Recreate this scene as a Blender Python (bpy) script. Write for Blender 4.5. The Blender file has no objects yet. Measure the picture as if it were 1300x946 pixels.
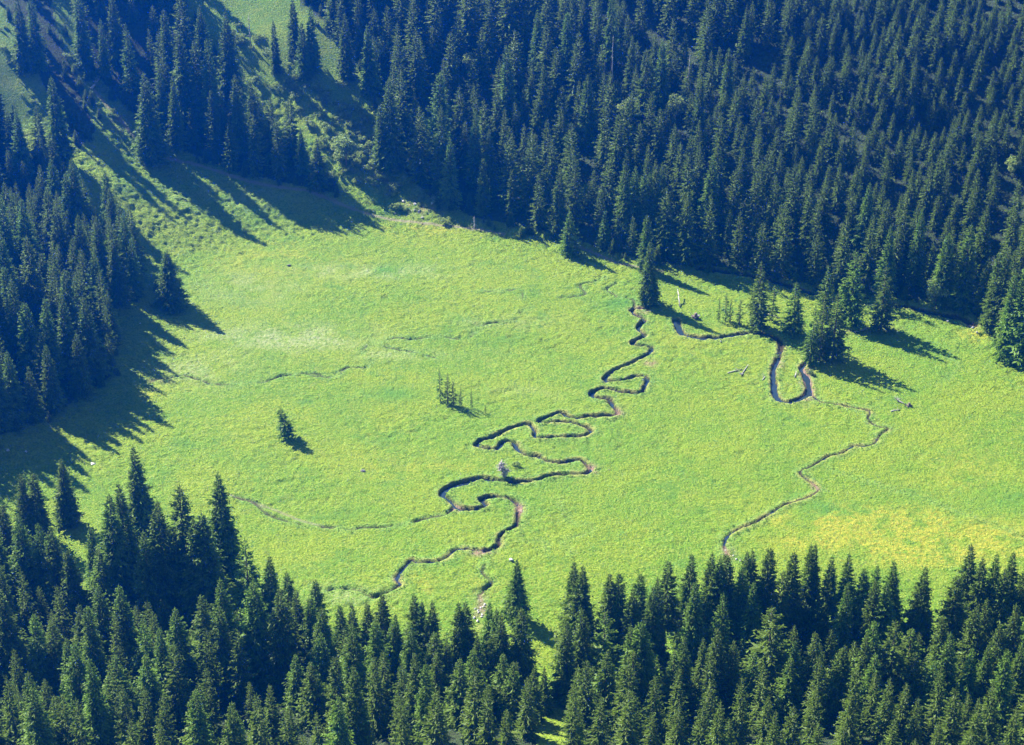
import bpy, math, random
import numpy as np
from mathutils import Vector

R = math.radians
random.seed(7)
rng = np.random.default_rng(7)
scn = bpy.context.scene
col = scn.collection

# ------------------------------------------------------------------ camera
CAM = np.array([0.0, 0.0, 288.0]); PITCH = R(28.0)
PW, PH = 1300.0, 946.0
F = 2528.0
cd = bpy.data.cameras.new("camera"); cam = bpy.data.objects.new("camera", cd); col.objects.link(cam)
cam.location = CAM; cam.rotation_euler = (R(90) - PITCH, 0, 0)
cd.sensor_width = 36; cd.lens = 36 * F / PW; cd.clip_start = 1; cd.clip_end = 6000
scn.camera = cam
FWD = np.array([0, math.cos(PITCH), -math.sin(PITCH)]); UP = np.array([0, math.sin(PITCH), math.cos(PITCH)]); RT = np.array([1.0, 0, 0])

def ray(u, v):
    d = FWD * F + RT * (u - PW / 2) - UP * (v - PH / 2)
    return d / np.linalg.norm(d)

def project(P):
    q = np.asarray(P, float) - CAM
    z = q @ FWD
    return PW / 2 + F * (q @ RT) / z, PH / 2 - F * (q @ UP) / z, z

# ------------------------------------------------------------------ noise
def vnoise(x, y, s, seed):
    x = np.asarray(x, float) / s; y = np.asarray(y, float) / s
    xi = np.floor(x).astype(np.int64); yi = np.floor(y).astype(np.int64)
    fx = x - xi; fy = y - yi
    fx = fx * fx * (3 - 2 * fx); fy = fy * fy * (3 - 2 * fy)
    def h(a, b):
        n = (a * 374761393 + b * 668265263 + seed * 1274126177) & 0xffffffff
        n = ((n ^ (n >> 13)) * 1274126177) & 0xffffffff
        n = n ^ (n >> 16)
        return (n & 0xffff) / 65535.0
    a = h(xi, yi); b = h(xi + 1, yi); c = h(xi, yi + 1); d = h(xi + 1, yi + 1)
    return (a * (1 - fx) + b * fx) * (1 - fy) + (c * (1 - fx) + d * fx) * fy

def fbm(x, y, s, seed, o=3):
    r = 0; a = 1; t = 0
    for i in range(o):
        xr = x * math.cos(.6 * i) - y * math.sin(.6 * i); yr = x * math.sin(.6 * i) + y * math.cos(.6 * i)
        r = r + a * vnoise(xr, yr, s / 2 ** i, seed + i * 17); t += a; a *= .55
    return r / t

def sstep(a, b, x):
    t = np.clip((x - a) / (b - a), 0, 1); return t * t * (3 - 2 * t)

# ------------------------------------------------------------------ terrain height
def flat(u, v):
    d = ray(u, v); t = -CAM[2] / d[2]; return (CAM + d * t)[:2]

FLATPX = [(225, 345), (330, 300), (450, 293), (560, 292), (680, 315), (790, 345), (900, 355), (1000, 375), (1150, 398),
          (1240, 430), (1300, 480), (1480, 560), (1600, 850), (1000, 845), (400, 835), (60, 800), (-60, 680), (90, 590), (185, 490), (222, 410)]
FLAT = [flat(*p) for p in FLATPX]

def poly_info(x, y, poly):
    """signed distance (positive outside) and outward direction"""
    best = np.full(x.shape, 1e18); bx = np.zeros(x.shape); by = np.zeros(x.shape); ins = np.zeros(x.shape, bool)
    n = len(poly)
    for i in range(n):
        ax, ay = poly[i]; cx, cy = poly[(i + 1) % n]
        ex, ey = cx - ax, cy - ay
        t = np.clip(((x - ax) * ex + (y - ay) * ey) / (ex * ex + ey * ey), 0, 1)
        px, py = x - (ax + t * ex), y - (ay + t * ey)
        d2 = px * px + py * py
        m = d2 < best
        best = np.where(m, d2, best); bx = np.where(m, px, bx); by = np.where(m, py, by)
        c = ((ay > y) != (cy > y)) & (x < (cx - ax) * (y - ay) / (cy - ay + 1e-12) + ax)
        ins ^= c
    d = np.sqrt(best)
    return np.where(ins, -d, d), bx / (d + 1e-6), by / (d + 1e-6)

def height(x, y):
    x = np.asarray(x, float); y = np.asarray(y, float)
    d, nx, ny = poly_info(x, y, FLAT)
    dd = np.maximum(d, 0)
    back = np.maximum(ny, 0) ** 2; near = np.maximum(-ny, 0) ** 2
    left = np.maximum(-nx, 0) ** 2; right = np.maximum(nx, 0) ** 2
    s = .50 * back + .27 * near + .36 * left + .45 * right
    z = s * (np.sqrt(dd * dd + 14 ** 2) - 14)
    w = np.minimum(dd, 60) / 60
    z = z + w * (fbm(x, y, 70, 3, 3) - .5) * 16 + np.minimum(dd, 12) / 12 * (fbm(x, y, 14, 9, 2) - .5) * 1.6
    z = z + (fbm(x, y, 45, 5, 2) - .5) * 1.2 * (1 - w)
    return 255 * np.tanh(z / 255)

def ground_at(u, v):
    d = ray(u, v); t = np.linspace(250, 1300, 500)
    P = CAM[None] + d[None] * t[:, None]
    f = P[:, 2] - height(P[:, 0], P[:, 1])
    i = int(np.argmax(f < 0))
    if f[i] >= 0: return None
    a, b = t[i - 1], t[i]
    for _ in range(3):
        tt = np.linspace(a, b, 9); Q = CAM[None] + d[None] * tt[:, None]
        g = Q[:, 2] - height(Q[:, 0], Q[:, 1]); k = int(np.argmax(g < 0)); k = max(k, 1)
        a, b = tt[k - 1], tt[k]
    p = CAM + d * (a + b) / 2
    return p

def smooth_path(px, n=6):
    pts = [ground_at(*p)[:2] for p in px]
    P = [2 * pts[0] - pts[1]] + pts + [2 * pts[-1] - pts[-2]]
    out = []
    for i in range(1, len(P) - 2):
        p0, p1, p2, p3 = P[i - 1:i + 3]
        for k in range(n):
            t = k / n
            out.append(.5 * (2 * p1 + (p2 - p0) * t + (2 * p0 - 5 * p1 + 4 * p2 - p3) * t * t + (3 * p1 - p0 - 3 * p2 + p3) * t ** 3))
    out.append(P[-2])
    return np.array(out)

def z1(l, ox=540, oy=380, s=3.94): return [(ox + a / s, oy + b / s) for a, b in l]
MAIN = z1([(1120, 45), (1040, 50), (1045, 70), (1095, 100), (1065, 135), (1075, 160), (1095, 180), (1035, 215), (1065, 226), (1130, 237),
           (1122, 262), (1080, 290), (1000, 330), (940, 355), (897, 397), (930, 404), (1000, 400), (1055, 380), (1098, 384), (1112, 402), (1095, 435),
           (1080, 463), (1000, 462), (950, 450), (900, 443), (840, 460), (836, 482), (875, 492), (920, 500), (938, 530), (962, 560),
           (955, 577), (880, 580), (750, 588), (705, 578), (680, 563), (630, 580), (572, 602), (590, 612), (700, 611), (790, 630), (830, 655),
           (800, 676), (700, 686), (600, 691), (548, 686), (546, 655), (520, 622), (480, 625), (400, 655), (330, 690), (280, 702),
           (255, 730), (300, 742), (360, 745), (388, 712), (440, 712), (460, 745), (500, 775), (560, 780), (620, 808), (690, 815),
           (770, 800), (810, 830), (828, 850), (790, 871), (700, 872), (620, 880), (550, 903), (450, 910)])
Z3 = lambda l: z1(l, 400, 540, 3.42)
MAIN += Z3([(860, 243), (780, 235), (720, 228), (650, 245), (580, 268), (552, 298), (580, 320), (612, 350), (650, 362), (720, 356), (742, 342),
            (722, 322), (760, 308), (830, 311), (872, 332), (888, 355), (878, 400), (872, 435), (820, 462), (797, 490), (795, 520), (735, 546)])
LOW = Z3([(735, 546), (690, 540), (640, 534), (602, 542), (565, 578), (520, 590), (445, 594), (422, 582), (408, 594), (375, 630), (355, 668), (372, 688)])
Z5 = lambda l: z1(l, 430, 280, 2.955)
Z6 = lambda l: z1(l, 860, 280, 2.955)
STREAMS = [  # label, px, half width, depth, water
    ("narrow dark winding stream looping down the middle of the meadow", MAIN, .46, 1.25, True),
    ("thin lower stream bending from the gravel bar to a round pool", LOW, .3, .8, True),
    ("wider creek in a U-shaped bend below the spruce clump", Z6([(-5, 372), (5, 400), (20, 425), (80, 438), (160, 438), (240, 424), (300, 420), (350, 432), (388, 462),
        (378, 520), (360, 565), (365, 640), (382, 672), (420, 680), (468, 666), (494, 642), (484, 590), (466, 555), (482, 532), (500, 505)]), .75, 1.0, True),
    ("trickle winding from the U-bend down the right meadow", Z6([(494, 648), (545, 682), (600, 690), (650, 700), (720, 715), (715, 745), (750, 772), (790, 780), (760, 805), (738, 835),
        (700, 845), (660, 845), (620, 870), (560, 886)]) + z1([(510, 90), (460, 115), (480, 140), (520, 170), (525, 190), (480, 215), (400, 240), (350, 270), (290, 305), (200, 345), (175, 390), (190, 440)], 860, 560, 2.955), .13, .6, True),
    ("blue creek along the foot of the back forest", z1([(150, 132), (300, 150), (420, 175), (520, 203), (610, 235), (760, 268), (880, 282), (980, 286), (1075, 308), (1150, 325), (1230, 338), (1290, 372)], 840, 300, 3.25), .8, .5, True),
]
RILLS = [(.35, .5, Z3([(612, 352), (560, 385), (480, 400), (400, 425), (300, 440), (200, 440), (165, 455), (100, 443), (30, 440), (-60, 430), (-130, 412), (-210, 380), (-270, 330), (-350, 310)])),
         (.35, .6, Z3([(735, 550), (738, 580), (740, 600), (725, 632), (745, 655), (768, 680), (740, 705), (712, 738), (728, 765), (722, 800)])),
         (.35, .7, Z3([(45, 716), (100, 706), (160, 708), (200, 716), (250, 738), (330, 712), (372, 688)])),
         (.3, .55, Z5([(830, 288), (870, 285), (925, 272), (905, 240), (960, 230), (1000, 212)])),
         (.3, .6, Z5([(1045, 230), (1005, 255), (1035, 275), (1050, 285), (1105, 295), (1110, 325)])),
         (.25, .3, Z5([(520, 265), (600, 265), (680, 258), (690, 290)])), (.2, .35, Z5([(680, 345), (720, 325)])),
         (.3, .45, Z5([(495, 435), (520, 405), (560, 385), (620, 378), (660, 370)])),
         (.25, .45, Z5([(-120, 575), (-60, 585), (0, 580), (30, 550), (110, 548), (120, 525)])),
         (.25, .4, Z5([(85, 495), (115, 462), (160, 458), (210, 440), (270, 443), (330, 438), (390, 435), (450, 442)])),
         (.2, .3, Z5([(160, 470), (230, 482), (300, 498), (362, 513)])),
         (.3, .55, z1([(490, 600), (560, 605), (620, 590), (700, 582), (760, 600), (820, 612), (920, 612), (1000, 600), (1060, 580), (1180, 572), (1230, 588), (1290, 555)], 0, 280, 2.955)),
         (.2, .2, z1([(540, 90), (620, 120), (740, 160), (900, 205), (950, 225), (1060, 270), (1160, 300), (1290, 355)], 860, 560, 2.955)),
         (.2, .12, z1([(1000, 210), (1060, 250), (1000, 300)], 860, 380, 2.955)),
         (.2, .14, z1([(1050, 320), (1110, 420), (1190, 430), (1200, 460), (1080, 500), (1110, 560)], 400, 540, 3.42)),
         (.2, .1, z1([(880, 470), (900, 500), (990, 500), (1005, 560)], 400, 540, 3.42))]
PATHS = [(.7, [(120, 115), (150, 150), (190, 192), (235, 205), (290, 222), (345, 236), (400, 245), (440, 262), (480, 275), (535, 283), (590, 289), (640, 297)]),
         (.3, [(290, 628), (318, 636), (350, 648), (385, 662), (410, 668)]),
         (.7, [(737, 314), (760, 323), (790, 335), (840, 344)])]
PATHW = [(w, smooth_path(p, 4)) for w, p in PATHS]
for s in range(len(STREAMS)):
    STREAMS[s] = STREAMS[s] + (smooth_path(STREAMS[s][1], 5),)
RILLW = [(w, dp, smooth_path(p, 4)) for w, dp, p in RILLS]

def axis(lo, flo, fhi, hi, step):
    fine = np.arange(flo, fhi, step); out = list(fine); s = step; v = fine[-1]
    while v < hi: s = min(s * 1.18, 60); v += s; out.append(v)
    s = step; v = flo; pre = []
    while v > lo: s = min(s * 1.18, 60); v -= s; pre.append(v)
    return np.array(pre[::-1] + out)
gx = axis(-1200, -175, 185, 1200, .48); gy = axis(-500, 375, 715, 1700, .52)
NX, NY = len(gx), len(gy)
X, Y = np.meshgrid(gx, gy)
Z = height(X, Y)
D_, _, _ = poly_info(X, Y, FLAT)

def dist_field(path, rad):
    D = np.full(X.shape, 99.0)
    for a, b in zip(path[:-1], path[1:]):
        x0, x1 = min(a[0], b[0]) - rad, max(a[0], b[0]) + rad; y0, y1 = min(a[1], b[1]) - rad, max(a[1], b[1]) + rad
        i0, i1 = np.searchsorted(gx, [x0, x1]); j0, j1 = np.searchsorted(gy, [y0, y1])
        if i0 == i1 or j0 == j1: continue
        sx = X[j0:j1, i0:i1]; sy = Y[j0:j1, i0:i1]
        ex, ey = b - a; L = ex * ex + ey * ey + 1e-9
        t = np.clip(((sx - a[0]) * ex + (sy - a[1]) * ey) / L, 0, 1)
        d = np.hypot(sx - a[0] - t * ex, sy - a[1] - t * ey)
        D[j0:j1, i0:i1] = np.minimum(D[j0:j1, i0:i1], d)
    return D

def px_of_grid():
    qx, qy, qz = X - CAM[0], Y - CAM[1], Z - CAM[2]
    zz = qy * FWD[1] + qz * FWD[2]; zz = np.where(zz < 10, 10, zz)
    return PW / 2 + F * qx / zz, PH / 2 - F * (qy * UP[1] + qz * UP[2]) / zz
U, V = px_of_grid()

soil = np.zeros(X.shape); margin = np.zeros(X.shape); path_m = np.zeros(X.shape)
wob = (fbm(X, Y, 3.0, 31, 2) - .5)
carve = np.zeros(X.shape); lip = np.zeros(X.shape)
for lab, px, w, dep, wat, P in STREAMS:
    D = dist_field(P, 9)
    var = .5 + .9 * fbm(X, Y, 11, 101, 2) + 1.5 * np.exp(-(((U - 598) / 42) ** 2 + ((V - 618) / 13) ** 2)) + .9 * np.exp(-(((U - 612) / 12) ** 2 + ((V - 558) / 8) ** 2)) + .5 * np.exp(-(((U - 770) / 22) ** 2 + ((V - 496) / 10) ** 2)); ww = w * (1 + .9 * wob) * var
    c = dep * sstep(ww + .45, ww - .1, D) * (.6 + .6 * fbm(X, Y, 17, 111, 1)) * (sstep(.2, .42, fbm(X, Y, 7, 113, 2)) if w < .25 else 1)
    carve = np.maximum(carve, c)
    soil = np.maximum(soil, sstep(ww + .38, ww + .1, D))
    margin = np.maximum(margin, sstep(w + 3.6 + 3 * wob, w + .3, D))
    Z += .16 * sstep(w + 2.6, w + .7, D)
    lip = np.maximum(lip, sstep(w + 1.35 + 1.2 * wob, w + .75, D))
for w, dep, P in RILLW:
    D = dist_field(P, 5)
    br = sstep(.30, .55, fbm(X, Y, 6, 77, 2))
    c = dep * sstep(w + .55, w - .2, D) * br
    carve = np.maximum(carve, c)
    soil = np.maximum(soil, (.8 if dep > .25 else .1) * sstep(w + .2, w, D) * br)
    margin = np.maximum(margin, (.9 if dep > .25 else .6) * sstep(w + 2.2 + 2 * wob, w + .1, D))
for w, P in PATHW:
    D = dist_field(P, 4)
    path_m = np.maximum(path_m, sstep(w + .3, w - .3, D))
# hummocks and tussocks
rough = np.clip(.5 + 1.1 * sstep(-22, 8, D_) + .4 * margin + .5 * sstep(.5, .75, fbm(X, Y, 30, 121, 2)), 0, 1.8)
inner = (np.abs(X - 5) < 182) & (Y > 374) & (Y < 716)
tus = (fbm(X, Y, 1.9, 41, 2) - .5) * .55 * rough + (vnoise(X, Y, .95, 43) - .5) * .22 * (.5 + rough)
Z = Z + np.where(inner, tus, 0) * (1 - .8 * soil) * (1 - .7 * path_m)
Z = Z - carve - np.where(inner, .22 * sstep(.66, .8, fbm(X, Y, 3.2, 131, 2)) * (.3 + rough), 0)
soil = np.clip(soil, 0, 1)

# painted colour masks: (u, v, ru, rv, strength)
def blobs(lst):
    m = np.zeros(X.shape)
    for u, v, ru, rv, s in lst:
        m = np.maximum(m, s * np.exp(-(((U - u) / ru) ** 2 + ((V - v) / rv) ** 2)))
    return m
yellow = blobs([(1105, 672, 105, 24, 1.7), (1190, 690, 120, 26, 1.4), (1010, 664, 45, 13, .9), (1290, 705, 40, 20, .8), (620, 745, 40, 20, .25), (540, 735, 25, 15, .4),
                (880, 425, 50, 12, .35), (520, 590, 90, 20, .35), (340, 330, 70, 25, .3), (530, 290, 60, 8, .7), (190, 500, 25, 12, .35), (1215, 600, 80, 40, .25), (1240, 420, 40, 18, .5), (1030, 480, 90, 25, .3)])
yellow = yellow * sstep(.25, .75, fbm(X, Y, 5, 55, 3)) * 1.9
pale = blobs([(360, 430, 110, 18, .9), (470, 345, 90, 9, .9), (320, 365, 60, 22, .55), (680, 500, 60, 10, .3), (420, 755, 60, 12, .8), (250, 470, 60, 22, .5), (620, 270, 80, 10, .2), (500, 450, 90, 8, .5), (640, 410, 60, 10, .4), (300, 240, 80, 25, .4)])
pale = pale * sstep(.2, .7, fbm(X, Y, 7, 61, 3)) * 1.3
lush = blobs([(500, 500, 38, 10, .9), (488, 343, 18, 8, 1.0), (1050, 645, 45, 14, .9), (700, 590, 70, 60, .3), (1230, 640, 110, 25, .5), (330, 280, 50, 20, .3), (790, 385, 40, 10, .7), (1180, 430, 60, 22, .5)])
gravel = blobs([(817, 393, 9, 5, 1.2), (751, 596, 8, 6, 1.1), (579, 644, 8, 5, 1.1), (657, 645, 8, 6, 1.2), (612, 702, 14, 4, 1.0), (1024, 478, 8, 14, 1.1), (1026, 500, 7, 12, 1.1), (1022, 462, 6, 8, 1.), (988, 462, 7, 7, .8),
                (1034, 618, 6, 6, .8), (610, 775, 8, 22, .9), (925, 702, 8, 8, .8), (826, 462, 8, 5, .8), (506, 735, 6, 5, .7), (1100, 418, 28, 4, .9), (203, 483, 14, 3, .8), (783, 525, 8, 6, .7), (100, 95, 10, 12, .5), (485, 220, 14, 12, .8), (150, 155, 12, 10, .6), (540, 262, 30, 12, .6)])
gravel = gravel * np.clip(.35 + soil + (fbm(X, Y, 1.6, 71, 2) - .45) * 2.2, 0, 1.2)

verts = np.stack([X, Y, Z], -1).reshape(-1, 3)
idx = np.arange(NX * NY).reshape(NY, NX)
quads = np.stack([idx[:-1, :-1], idx[:-1, 1:], idx[1:, 1:], idx[1:, :-1]], -1).reshape(-1, 4)

def mesh_np(name, v, q, attrs=None, smooth=False):
    me = bpy.data.meshes.new(name)
    n, k = len(q), q.shape[1]
    me.vertices.add(len(v)); me.vertices.foreach_set("co", np.ascontiguousarray(v, np.float32).ravel())
    me.loops.add(n * k); me.loops.foreach_set("vertex_index", np.ascontiguousarray(q, np.int32).ravel())
    me.polygons.add(n); me.polygons.foreach_set("loop_start", np.arange(0, n * k, k, dtype=np.int32))
    me.polygons.foreach_set("loop_total", np.full(n, k, np.int32))
    me.polygons.foreach_set("use_smooth", np.full(n, smooth))
    for an, a in (attrs or {}).items():
        at = me.attributes.new(an, 'FLOAT_COLOR', 'POINT')
        c = np.ones((len(v), 4), np.float32); c[:, :a.shape[1]] = a
        at.data.foreach_set("color", c.ravel())
    me.update(calc_edges=True)
    return me

# ------------------------------------------------------------------ material helpers
class MT:
    def __init__(s, name):
        s.m = bpy.data.materials.new(name); s.m.use_nodes = True; s.n = s.m.node_tree; s.n.nodes.clear()
        s.out = s.n.nodes.new("ShaderNodeOutputMaterial")
    def node(s, t, **k):
        nd = s.n.nodes.new(t)
        for a, b in k.items(): setattr(nd, a, b)
        return nd
    def link(s, a, b): s.n.links.new(a, b)
    def sock(s, nd, i, v):
        if hasattr(v, "is_output"): s.link(v, nd.inputs[i])
        else: nd.inputs[i].default_value = v
    def noise(s, scale, detail=3, vec=None, rough=.55):
        nd = s.node("ShaderNodeTexNoise"); nd.inputs["Scale"].default_value = scale; nd.inputs["Detail"].default_value = detail; nd.inputs["Roughness"].default_value = rough
        if vec is None: vec = s.pos()
        s.link(vec, nd.inputs["Vector"]); return nd.outputs["Fac"]
    def pos(s):
        return s.node("ShaderNodeNewGeometry").outputs["Position"]
    def ramp(s, f, a, b):
        nd = s.node("ShaderNodeMapRange"); s.link(f, nd.inputs[0]); nd.inputs[1].default_value = a; nd.inputs[2].default_value = b; return nd.outputs[0]
    def math(s, op, a, b=0.0):
        nd = s.node("ShaderNodeMath", operation=op); s.sock(nd, 0, a); s.sock(nd, 1, b); return nd.outputs[0]
    def mix(s, f, a, b):
        nd = s.node("ShaderNodeMix", data_type='RGBA'); nd.clamp_factor = True
        s.sock(nd, 0, f)
        for i, v in ((6, a), (7, b)):
            if hasattr(v, "is_output"): s.link(v, nd.inputs[i])
            else: nd.inputs[i].default_value = (*v, 1)
        return nd.outputs[2]
    def attr(s, name):
        nd = s.node("ShaderNodeAttribute", attribute_name=name); sp = s.node("ShaderNodeSeparateColor"); s.link(nd.outputs["Color"], sp.inputs[0]); return sp.outputs
    def bump(s, h, strength=1, dist=1):
        nd = s.node("ShaderNodeBump"); s.link(h, nd.inputs["Height"]); nd.inputs["Strength"].default_value = strength; nd.inputs["Distance"].default_value = dist; return nd.outputs[0]
    def principled(s, c, rough=.8, normal=None, **k):
        nd = s.node("ShaderNodeBsdfPrincipled"); s.sock(nd, "Roughness", rough)
        if hasattr(c, "is_output"): s.link(c, nd.inputs["Base Color"])
        else: nd.inputs["Base Color"].default_value = (*c, 1)
        for a, b in k.items(): nd.inputs[a.replace("_", " ")].default_value = b
        if normal is not None: s.link(normal, nd.inputs["Normal"])
        s.link(nd.outputs[0], s.out.inputs[0]); return s.m

def mat_ground():
    t = MT("meadow_ground"); a = t.attr("mask_a"); b = t.attr("mask_b")
    big = t.noise(.035, 4); mid = t.noise(.22, 4); fine = t.noise(1.9, 5, rough=.72)
    # flattened grass swathes run across the valley
    mp = t.node("ShaderNodeMapping"); t.link(t.pos(), mp.inputs[0]); mp.inputs["Scale"].default_value = (.35, 1.0, 1); mp.inputs["Rotation"].default_value = (0, 0, .25)
    sw = t.noise(.5, 4, mp.outputs[0])
    c = t.mix(t.ramp(big, .42, .58), (.145, .275, .010), (.208, .305, .010))
    c = t.mix(t.math('MULTIPLY', t.ramp(mid, .46, .7), .45), c, (.27, .325, .025))
    c = t.mix(t.math('MULTIPLY', t.ramp(sw, .48, .72), .45), c, (.085, .18, .012))
    c = t.mix(t.math('MULTIPLY', t.ramp(fine, .52, .66), .75), c, (.36, .39, .08))
    c = t.mix(t.math('MULTIPLY', t.ramp(fine, .49, .36), .8), c, (.06, .14, .012))
    c = t.mix(t.math('MULTIPLY', t.ramp(t.noise(.075, 5, rough=.7), .55, .66), .6), c, (.09, .22, .02))
    c = t.mix(t.math('MULTIPLY', t.ramp(t.noise(.9, 5, rough=.75), .55, .7), .4), c, (.33, .38, .10))
    c = t.mix(t.math('MULTIPLY', b[2], .75), c, (.07, .23, .028))
    c = t.mix(t.math('MULTIPLY', b[1], .8), c, t.mix(t.ramp(t.noise(.9, 4, rough=.7), .42, .6), (.20, .30, .05), (.40, .43, .20)))
    c = t.mix(t.math('MULTIPLY', b[0], t.ramp(t.noise(.7, 4, rough=.7), .36, .56)), c, t.mix(t.ramp(fine, .4, .7), (.28, .32, .03), (.50, .42, .04)))
    c = t.mix(t.math('MULTIPLY', a[1], .55), c, t.mix(t.ramp(fine, .35, .65), (.10, .27, .035), (.27, .38, .09)))
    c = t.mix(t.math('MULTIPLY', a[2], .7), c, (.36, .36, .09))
    g2 = t.noise(.95, 4, rough=.7)
    c = t.mix(t.math('MULTIPLY', t.ramp(g2, .47, .34), .45), c, (.06, .16, .014))
    # forest floor
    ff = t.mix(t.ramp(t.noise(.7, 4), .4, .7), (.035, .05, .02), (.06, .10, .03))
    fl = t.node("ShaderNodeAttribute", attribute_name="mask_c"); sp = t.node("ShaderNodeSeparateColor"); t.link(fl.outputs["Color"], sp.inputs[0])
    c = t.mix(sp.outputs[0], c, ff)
    c = t.mix(t.math('MULTIPLY', sp.outputs[2], .8), c, (.30, .26, .17))
    c = t.mix(a[0], c, t.mix(t.ramp(fine, .4, .6), (.035, .027, .015), (.07, .05, .03)))
    c = t.mix(sp.outputs[1], c, t.mix(t.ramp(fine, .4, .6), (.27, .14, .09), (.38, .28, .21)))
    h = t.math('ADD', t.math('MULTIPLY', t.noise(1.1, 4, rough=.7), 1.0), t.math('MULTIPLY', t.noise(3.2, 3), .5))
    return t.principled(c, .9, t.bump(h, 1.0, 1.15), Specular_IOR_Level=.15)

def mat_leaf(name, dark, light, extra, trans=.3, grey=None):
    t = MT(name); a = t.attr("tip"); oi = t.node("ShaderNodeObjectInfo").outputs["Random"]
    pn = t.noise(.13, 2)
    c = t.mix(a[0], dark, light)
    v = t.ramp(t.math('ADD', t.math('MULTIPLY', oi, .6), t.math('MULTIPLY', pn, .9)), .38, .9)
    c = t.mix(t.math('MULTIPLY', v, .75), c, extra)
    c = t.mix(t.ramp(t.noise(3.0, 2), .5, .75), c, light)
    d = t.node("ShaderNodeBsdfDiffuse"); t.link(c, d.inputs[0])
    tr = t.node("ShaderNodeBsdfTranslucent"); t.link(c, tr.inputs[0])
    ms = t.node("ShaderNodeMixShader"); ms.inputs[0].default_value = trans; t.link(d.outputs[0], ms.inputs[1]); t.link(tr.outputs[0], ms.inputs[2])
    gl = t.node("ShaderNodeBsdfGlossy"); gl.inputs["Roughness"].default_value = .5; gl.inputs["Color"].default_value = (.5, .55, .5, 1)
    m2 = t.node("ShaderNodeMixShader"); m2.inputs[0].default_value = .015; t.link(ms.outputs[0], m2.inputs[1]); t.link(gl.outputs[0], m2.inputs[2])
    t.link(m2.outputs[0], t.out.inputs[0]); return t.m

M_GROUND = mat_ground()
M_NEEDLE = mat_leaf("spruce_needles", (.008, .034, .008), (.22, .39, .030), (.085, .110, .010), .45)  # pale new growth at tips; contrast raised to paint in sunlit specks against black
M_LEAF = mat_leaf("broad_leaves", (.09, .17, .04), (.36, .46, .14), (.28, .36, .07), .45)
def mat_bark():
    t = MT("spruce_bark"); return t.principled(t.mix(t.ramp(t.noise(3, 4), .3, .7), (.09, .065, .05), (.20, .16, .13)), .95)
M_BARK = mat_bark()
def mat_grey():
    t = MT("weathered_wood"); return t.principled(t.mix(t.ramp(t.noise(4, 4), .3, .7), (.30, .27, .25), (.58, .54, .50)), .85)
M_GREY = mat_grey()
def mat_rock():
    t = MT("limestone"); n = t.noise(1.8, 5); return t.principled(t.mix(t.ramp(n, .35, .65), (.32, .31, .29), (.68, .66, .62)), .9, t.bump(n, .8, .3))
M_ROCK = mat_rock()
def mat_darkrock():
    t = MT("dark_rock"); n = t.noise(1.8, 5); return t.principled(t.mix(t.ramp(n, .35, .65), (.07, .065, .06), (.2, .19, .18)), .9, t.bump(n, .8, .3))
M_DROCK = mat_darkrock()
def mat_water():
    t = MT("stream_water"); return t.principled((.02, .035, .05), .08, t.bump(t.noise(3, 2), .25, .05), IOR=1.33)
M_WATER = mat_water()

# ------------------------------------------------------------------ forest region masks (ground bases, in picture directions)
def pip(u, v, poly):
    r = np.zeros(np.shape(u), bool); n = len(poly)
    for i in range(n):
        ax, ay = poly[i]; cx, cy = poly[(i + 1) % n]
        r ^= ((ay > v) != (cy > v)) & (u < (cx - ax) * (v - ay) / (cy - ay + 1e-12) + ax)
    return r
REG = {
 "left": [(-300, 60), (-20, 130), (10, 185), (55, 205), (82, 232), (108, 272), (132, 312), (175, 348), (178, 375), (150, 388), (128, 410), (146, 440), (140, 478), (100, 503), (60, 530), (20, 540), (-60, 590), (-300, 700)],
 "between": [(-40, -120), (50, -120), (72, 40), (98, 110), (122, 165), (100, 190), (82, 165), (52, 100), (34, 40), (0, 10)],
 "upper": [(80, -120), (98, 40), (118, 90), (150, 125), (200, 170), (235, 192), (300, 218), (380, 236), (432, 246), (425, 225), (355, 190), (305, 155), (268, 110), (240, 30), (228, -20), (220, -120)],
 "back": [(270, -120), (372, -10), (428, 50), (472, 100), (492, 150), (508, 212), (550, 254), (605, 277), (680, 290), (755, 312), (830, 334), (900, 337), (980, 350), (1060, 368), (1150, 380), (1215, 385), (1250, 408), (1290, 450), (1420, 540), (1700, 500), (1700, -120)],
 "near": [(-400, 700), (-60, 690), (20, 745), (60, 765), (110, 780), (160, 812), (300, 815), (400, 862), (560, 870), (672, 880), (690, 1020), (715, 1020), (722, 872), (800, 850), (1000, 830), (1300, 828), (1700, 820), (1700, 1250), (-400, 1250)],
}
HOLES = [[(500, 140), (560, 150), (570, 185), (520, 185)], [(735, 232), (800, 255), (835, 285), (790, 282), (740, 258)], [(75, 775), (120, 760), (150, 800), (100, 830), (70, 810)],
         [(385, 40), (455, 92), (460, 118), (420, 110), (370, 70)]]
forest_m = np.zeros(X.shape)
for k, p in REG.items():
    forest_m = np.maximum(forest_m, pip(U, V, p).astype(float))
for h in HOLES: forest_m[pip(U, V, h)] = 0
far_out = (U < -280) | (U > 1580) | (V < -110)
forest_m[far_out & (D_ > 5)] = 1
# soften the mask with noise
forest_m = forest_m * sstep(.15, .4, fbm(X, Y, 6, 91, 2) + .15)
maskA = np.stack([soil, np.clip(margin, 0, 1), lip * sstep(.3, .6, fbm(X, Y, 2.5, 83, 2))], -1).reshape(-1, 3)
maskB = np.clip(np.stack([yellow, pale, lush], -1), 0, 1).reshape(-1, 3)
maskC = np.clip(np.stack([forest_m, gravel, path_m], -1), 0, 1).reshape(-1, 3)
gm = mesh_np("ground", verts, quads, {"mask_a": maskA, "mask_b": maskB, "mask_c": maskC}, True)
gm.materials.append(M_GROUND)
go = bpy.data.objects.new("ground", gm); col.objects.link(go); go["kind"] = "structure"

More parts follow.
